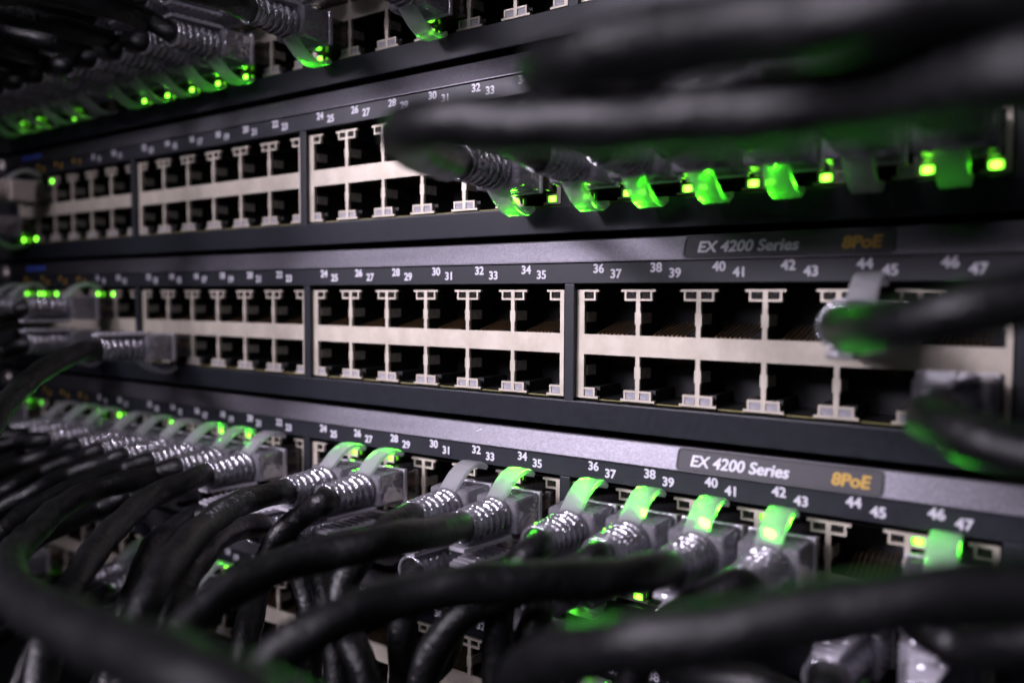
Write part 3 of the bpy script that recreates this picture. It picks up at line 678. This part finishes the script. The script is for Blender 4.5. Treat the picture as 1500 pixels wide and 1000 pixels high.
    (4, 1, 1, True, [[-87.9, -40.1, -88.3], [-86.7, -48.5, -89.1], [-86.9, -57.6, -93.5], [-84.0, -64.3, -103.2], [-76.8, -80.9, -127.2], [-69.7, -86.4, -183.2], [-67.3, -89.1, -330.0]], 'lowest switch cable with a ribbed clear plug right of the green tipped tab', {}),
    (4, 1, 3, True, [[-57.5, -44.6, -84.3], [-56.5, -51.7, -88.0], [-60.4, -55.2, -100.1], [-69.3, -63.2, -127.6], [-78.1, -65.8, -180.1], [-81.1, -67.1, -330.0]], 'lowest switch cable with a small green lamp, mostly covered by black cables', {}),
    (4, 0, 1, False, [[-147.4, -50.2, -93.1], [-154.4, -55.3, -97.5], [-176.0, -71.0, -111.1], [-257.0, -93.3, -121.5], [-261.0, -97.3, -187.5], [-261.0, -97.3, -330.0]], 'lowest switch plug at the left with one yellow green lamp', {}),
    (4, 3, 0, True, [[67.4, -51.7, -76.0], [73.1, -64.0, -63.8], [83.4, -77.6, -50.3], [91.5, -84.7, -42.9], [99.1, -87.4, -38.8], [106.8, -88.9, -35.5], [112.9, -86.7, -33.6], [118.1, -85.0, -31.9], [124.2, -82.6, -30.1], [130.6, -80.0, -28.6], [136.7, -77.5, -27.4], [143.5, -74.4, -26.1], [197.3, -49.9, -15.8], [269.0, -17.2, -2.1], [322.8, -10.8, -60.4]], 'very thick blurred black cable crossing the lower right foreground', {'r': 3.05}),
    (4, 3, 2, True, [[74.6, -48.0, -115.1], [68.6, -50.0, -145.1], [60.8, -52.6, -184.2], [56.9, -53.9, -255.1], [56.9, -53.9, -330.0]], 'lowest switch plug below the blurred foreground cable, barely in the frame', {}),
    (2, 1, 1, False, [[-110.2, -30.7, -18.7], [-105.2, -37.8, -19.4], [-94.9, -49.8, -21.5], [-85.8, -60.4, -25.2], [-71.7, -72.4, -29.7], [-64.1, -80.1, -35.7], [-45.7, -98.8, -50.2], [-27.2, -105.0, -115.7], [-21.1, -108.1, -330.0]], 'single black cable arching from the lower left to a clear plug in the middle switch', {}),
    (2, 0, 4, True, [[-172.4, -22.6, -10.1], [-165.7, -32.2, -11.7], [-161.3, -42.5, -15.0], [-150.0, -69.0, -23.5], [-138.7, -77.8, -95.0], [-134.9, -82.2, -330.0]], 'middle switch plug with an arched clear tab between green lamps, upper row at left', {}),
    (2, 0, 4, False, [[-159.6, -28.5, -19.7], [-165.3, -32.7, -21.8], [-161.0, -42.9, -24.1], [-149.6, -70.0, -30.2], [-138.2, -79.0, -104.1], [-134.4, -83.5, -330.0]], 'middle switch clear plug in the lower row directly beneath the arched clear tab', {}),
    (2, 0, 0, True, [[-232.2, -53.0, -10.2], [-250.8, -76.3, -13.9], [-246.0, -63.0, -34.2], [-250.0, -67.0, -100.2], [-250.0, -67.0, -330.0]], 'leftmost upper plug of the middle switch, beside the first green lamp', {}),
    (2, 0, 1, True, [[-190.7, -35.1, -6.3], [-196.7, -39.3, -7.8], [-220.8, -56.2, -13.8], [-251.5, -56.3, -37.8], [-255.5, -60.3, -97.8], [-255.5, -60.3, -330.0]], 'second upper plug from the left of the middle switch, beside the doubled green lamp', {}),
    (2, 3, 4, True, [[112.3, -37.8, -5.8], [116.5, -51.6, -5.6], [121.4, -61.4, -5.1], [125.6, -64.0, -4.2], [130.5, -65.6, -2.8], [135.2, -64.6, -1.7], [142.9, -63.6, 0.1], [200.9, -56.1, 13.6], [278.1, -46.0, 31.7], [336.1, -51.0, -26.0]], 'dark blurred cable at the right covering printed forty-five, middle switch', {}),
    (2, 3, 5, False, [[123.6, -35.3, -17.8], [124.0, -43.3, -17.2], [126.2, -49.2, -17.3], [130.5, -52.9, -18.3], [136.6, -54.6, -19.2], [143.8, -57.5, -19.8], [199.3, -79.8, -24.4], [273.3, -109.6, -30.6], [328.8, -134.5, -91.4]], 'blurred cable with a pale clear plug and green glow beneath, right end of middle switch', {}),
    (1, 2, 5, False, [[41.6, -41.8, 23.1], [52.7, -61.7, 20.9], [64.3, -78.5, 19.3], [75.3, -89.0, 17.9], [81.3, -90.7, 17.2], [89.1, -90.7, 16.3], [96.3, -90.6, 15.6], [102.6, -90.7, 14.9], [109.9, -91.6, 14.2], [116.4, -92.3, 13.8], [122.1, -93.0, 13.7], [128.5, -95.3, 13.2], [136.4, -99.5, 12.3], [142.4, -101.1, 11.9], [200.3, -116.5, 8.0], [277.4, -137.1, 2.9], [335.2, -157.4, -57.7]], 'thick blurred black cable running right above the row of green tabs, second switch down', {'r': 3.05}),
    (1, 3, 2, True, [[85.2, -41.0, 35.5], [85.3, -54.1, 31.9], [85.2, -67.4, 27.9], [89.2, -82.0, 23.5], [96.9, -92.1, 20.6], [103.7, -95.5, 20.1], [109.5, -96.7, 20.1], [116.1, -98.3, 18.9], [123.9, -100.5, 17.9], [130.2, -101.5, 17.6], [136.3, -101.8, 17.5], [196.2, -104.7, 16.5], [276.1, -108.7, 15.2], [336.0, -120.6, -45.0]], 'uppermost thick blurred black cable, rising to the top right corner', {'r': 3.05}),
    (1, 3, 0, False, [[51.9, -33.0, 26.6], [54.9, -44.0, 26.5], [65.9, -48.0, 27.0], [97.9, -49.0, 28.0], [147.9, -50.0, 28.0], [222.9, -54.0, 30.0], [282.8, -57.2, 31.6], [362.7, -61.5, 33.7], [422.5, -73.6, -26.0]], 'black cable at the first half green tab right of the loop, second switch down', {}),
    (1, 3, 1, False, [[65.8, -33.0, 26.6], [68.8, -44.0, 29.5], [79.8, -48.0, 33.0], [111.8, -49.0, 34.0], [161.8, -50.0, 34.0], [236.8, -54.0, 36.0], [296.7, -57.2, 37.6], [376.6, -61.5, 39.7], [436.4, -73.6, -20.0]], 'black cable at the third tab of the green tab row, second switch down', {}),
    (1, 3, 2, False, [[79.7, -33.0, 26.6], [82.7, -39.0, 25.5], [93.7, -43.0, 25.0], [125.7, -44.0, 26.0], [175.7, -45.0, 26.0], [250.7, -49.0, 28.0], [310.6, -52.2, 29.6], [390.5, -56.5, 31.7], [450.3, -68.6, -28.0]], 'black cable at the fourth and brightest tab of the green tab row, second switch down', {}),
    (1, 3, 3, False, [[93.5, -33.0, 26.6], [96.5, -39.0, 28.0], [107.5, -43.0, 30.0], [139.5, -44.0, 31.0], [189.5, -45.0, 31.0], [264.5, -49.0, 33.0], [324.4, -52.2, 34.6], [404.3, -56.5, 36.7], [464.1, -68.6, -23.0]], 'black cable at the fifth tab of the green tab row, second switch down', {}),
    (1, 3, 4, False, [[107.4, -33.0, 26.6], [110.4, -34.0, 29.5], [121.4, -38.0, 33.0], [153.4, -39.0, 34.0], [203.4, -40.0, 34.0], [278.4, -44.0, 36.0], [338.3, -47.2, 37.6], [418.2, -51.5, 39.7], [478.0, -63.6, -20.0]], 'black cable at the only dark unlit tab of the green tab row, second switch down', {}),
    (1, 3, 5, False, [[121.3, -33.0, 26.6], [124.3, -34.0, 26.5], [135.3, -38.0, 27.0], [167.3, -39.0, 28.0], [217.3, -40.0, 28.0], [292.3, -44.0, 30.0], [352.2, -47.2, 31.6], [432.1, -51.5, 33.7], [491.9, -63.6, -26.0]], 'black cable at the rightmost tab between two bright lamps, second switch down', {}),
    (1, 0, 1, True, [[-192.1, -33.4, 33.5], [-200.1, -39.1, 31.7], [-224.1, -56.2, 26.3], [-246.0, -63.1, 7.7], [-250.0, -67.1, -58.3], [-250.0, -67.1, -330.0]], 'ribbed beige plug at the left end of the second switch down', {'beige': 1}),
    (1, 0, 0, False, [[-233.4, -53.0, 22.0], [-252.0, -76.3, 18.3], [-251.5, -84.0, -8.0], [-255.5, -88.0, -68.0], [-255.5, -88.0, -330.0]], 'blurred plug beneath the ribbed beige plug, beside two small green lamps', {}),
    (0, 1, 4, False, [[-74.4, -29.2, 74.4], [-74.6, -38.0, 74.6], [-77.0, -47.7, 75.0], [-82.1, -58.8, 76.5], [-94.5, -85.9, 80.2], [-107.0, -94.9, -3.5], [-111.1, -99.4, -330.0]], 'cable at the third latch tab from the right, lower row of the top switch', {}),
    (0, 1, 3, False, [[-96.4, -25.6, 73.5], [-96.7, -35.6, 73.3], [-100.1, -47.2, 74.3], [-107.9, -61.1, 75.8], [-122.5, -87.1, 78.6], [-137.1, -95.8, -4.2], [-142.0, -100.2, -330.0]], 'cable at the fourth latch tab from the right, lower row of the top switch', {}),
    (0, 1, 2, False, [[-111.7, -25.7, 73.4], [-113.1, -37.2, 73.4], [-123.2, -44.1, 76.2], [-127.5, -56.8, 77.1], [-137.1, -85.2, 79.1], [-146.7, -94.6, -2.9], [-149.9, -99.3, -330.0]], 'cable at the fifth latch tab from the right, lower row of the top switch', {}),
    (0, 1, 1, False, [[-128.1, -25.8, 73.4], [-137.1, -32.0, 75.5], [-136.0, -42.5, 75.2], [-146.4, -49.6, 78.1], [-170.5, -66.1, 84.8], [-251.5, -73.6, 60.1], [-255.5, -77.6, -11.9], [-255.5, -77.6, -330.0]], 'cable at the sixth latch tab from the right, lower row of the top switch', {}),
    (0, 1, 0, False, [[-144.6, -25.1, 74.0], [-153.2, -31.0, 75.7], [-164.5, -38.7, 78.4], [-188.8, -55.3, 84.2], [-257.0, -69.7, 54.4], [-261.0, -73.7, -11.6], [-261.0, -73.7, -330.0]], 'cable at the seventh latch tab from the right, lower row of the top switch', {}),
    (0, 0, 5, False, [[-163.8, -25.3, 73.6], [-176.5, -34.0, 76.4], [-200.9, -50.7, 81.8], [-262.5, -72.0, 46.4], [-266.5, -76.0, -13.6], [-266.5, -76.0, -330.0]], 'cable at the eighth latch tab from the right, lower row of the top switch', {}),
    (0, 0, 4, False, [[-181.4, -23.3, 74.3], [-191.6, -30.2, 76.7], [-216.0, -46.7, 82.4], [-246.0, -40.2, 58.7], [-250.0, -44.2, -13.3], [-250.0, -44.2, -330.0]], 'cable at the ninth latch tab from the right, lower row of the top switch', {}),
    (0, 0, 0, False, [[-232.0, -53.0, 74.4], [-250.6, -76.2, 78.1], [-251.5, -70.0, 50.4], [-255.5, -74.0, -15.6], [-255.5, -74.0, -330.0]], 'cable at the thirteenth latch tab from the right, lower row of the top switch', {}),
    (0, 0, 1, False, [[-218.1, -53.0, 74.4], [-236.7, -76.2, 78.1], [-257.0, -77.0, 44.4], [-261.0, -81.0, -15.6], [-261.0, -81.0, -330.0]], 'cable at the twelfth latch tab from the right, lower row of the top switch', {}),
    (0, 0, 2, False, [[-204.2, -53.0, 74.4], [-222.8, -76.2, 78.1], [-262.5, -84.0, 56.4], [-266.5, -88.0, -15.6], [-266.5, -88.0, -330.0]], 'cable at the eleventh latch tab from the right, lower row of the top switch', {}),
    (0, 0, 3, False, [[-190.3, -53.0, 74.4], [-208.9, -76.3, 78.1], [-246.0, -91.0, 50.4], [-250.0, -95.0, -15.6], [-250.0, -95.0, -330.0]], 'cable at the tenth latch tab from the right, lower row of the top switch', {}),
    (0, 2, 0, False, [[-28.7, -36.1, 68.5], [-28.8, -42.6, 68.5], [-32.1, -50.9, 69.2], [-54.2, -106.5, 73.9], [-91.0, -199.1, 81.7]], 'cable at the second latch tab from the right, lower row of the top switch', {}),
    (0, 2, 3, False, [[7.9, -34.4, 67.3], [7.5, -39.8, 69.2], [3.3, -96.3, 89.1], [-3.7, -190.4, 122.2]], 'cable at the first latch tab from the right, lower row of the top switch', {}),
    (0, 1, 3, True, [[-86.6, -27.9, 83.6], [-87.9, -38.1, 81.9], [-92.9, -50.4, 80.0], [-97.6, -62.0, 76.3], [-108.4, -88.7, 67.8], [-119.2, -97.6, -3.7], [-122.8, -102.0, -330.0]], 'cable in the upper row of the top switch, eighth plug from the right', {}),
    (0, 1, 4, True, [[-67.3, -32.3, 83.4], [-71.4, -43.3, 83.5], [-81.9, -71.4, 83.8], [-92.4, -80.8, 3.5], [-95.8, -85.5, -330.0]], 'cable in the upper row of the top switch, seventh plug from the right', {}),
    (0, 1, 1, True, [[-119.8, -30.7, 83.9], [-129.4, -37.3, 84.5], [-143.2, -46.9, 84.4], [-167.8, -64.0, 84.2], [-251.5, -84.9, 66.4], [-255.5, -88.9, -5.6], [-255.5, -88.9, -330.0]], 'cable in the upper row of the top switch, tenth plug from the right', {}),
    (0, 1, 2, True, [[-104.3, -30.4, 84.5], [-116.8, -39.1, 84.0], [-124.4, -54.4, 81.4], [-137.6, -81.0, 76.9], [-150.8, -89.8, 1.4], [-155.2, -94.2, -330.0]], 'cable in the upper row of the top switch, ninth plug from the right', {}),
    (0, 0, 5, True, [[-151.7, -29.3, 84.8], [-164.7, -38.4, 85.2], [-189.3, -55.6, 86.0], [-262.5, -55.4, 55.2], [-266.5, -59.4, -4.8], [-266.5, -59.4, -330.0]], 'cable in the upper row of the top switch, twelfth plug from the right', {}),
    (0, 1, 0, True, [[-135.2, -30.1, 83.4], [-146.4, -37.9, 83.7], [-157.1, -45.3, 84.1], [-181.8, -62.4, 85.0], [-246.0, -69.3, 66.1], [-250.0, -73.3, -5.9], [-250.0, -73.3, -330.0]], 'cable in the upper row of the top switch, eleventh plug from the right', {}),
    (0, 2, 0, True, [[-40.4, -50.0, 81.7], [-60.4, -61.0, 84.7], [-104.4, -68.0, 88.7], [-184.4, -70.0, 96.7], [-214.2, -70.7, 99.7], [-251.5, -101.0, 72.7], [-255.5, -105.0, 6.7], [-255.5, -105.0, -330.0]], 'cable in the upper row of the top switch, sixth plug from the right', {}),  # this and the five cables below are out of view, added to shade a lip
    (0, 2, 1, True, [[-26.5, -50.0, 81.7], [-46.5, -61.0, 84.7], [-90.5, -68.0, 88.7], [-170.5, -70.0, 96.7], [-200.3, -70.7, 99.7], [-257.0, -108.0, 66.7], [-261.0, -112.0, 6.7], [-261.0, -112.0, -330.0]], 'cable in the upper row of the top switch, fifth plug from the right', {}),
    (0, 2, 2, True, [[-12.7, -50.0, 81.7], [-32.7, -61.0, 84.7], [-76.7, -68.0, 88.7], [-156.7, -70.0, 96.7], [-186.5, -70.7, 99.7], [-262.5, -80.0, 78.7], [-266.5, -84.0, 6.7], [-266.5, -84.0, -330.0]], 'cable in the upper row of the top switch, fourth plug from the right', {}),
    (0, 2, 3, True, [[1.2, -50.0, 81.7], [-18.8, -61.0, 84.7], [-62.8, -68.0, 88.7], [-142.8, -70.0, 96.7], [-172.6, -70.7, 99.7], [-246.0, -87.0, 72.7], [-250.0, -91.0, 6.7], [-250.0, -91.0, -330.0]], 'cable in the upper row of the top switch, third plug from the right', {}),
    (0, 2, 4, True, [[15.1, -50.0, 81.7], [-4.9, -61.0, 84.7], [-48.9, -68.0, 88.7], [-128.9, -70.0, 96.7], [-158.7, -70.7, 99.7], [-251.5, -94.0, 66.7], [-255.5, -98.0, 6.7], [-255.5, -98.0, -330.0]], 'cable in the upper row of the top switch, second plug from the right', {}),
    (0, 2, 5, True, [[29.0, -50.0, 81.7], [9.0, -61.0, 84.7], [-35.0, -68.0, 88.7], [-115.0, -70.0, 96.7], [-144.8, -70.7, 99.7], [-257.0, -101.0, 78.7], [-261.0, -105.0, 6.7], [-261.0, -105.0, -330.0]], 'cable in the upper row of the top switch, first plug from the right', {}),
]
for args in CABLES:
    sw, g, c, up, path, label, opts = args
    patch_cable(sw, g, c, up, path, label, SWITCH[sw][1], opts)
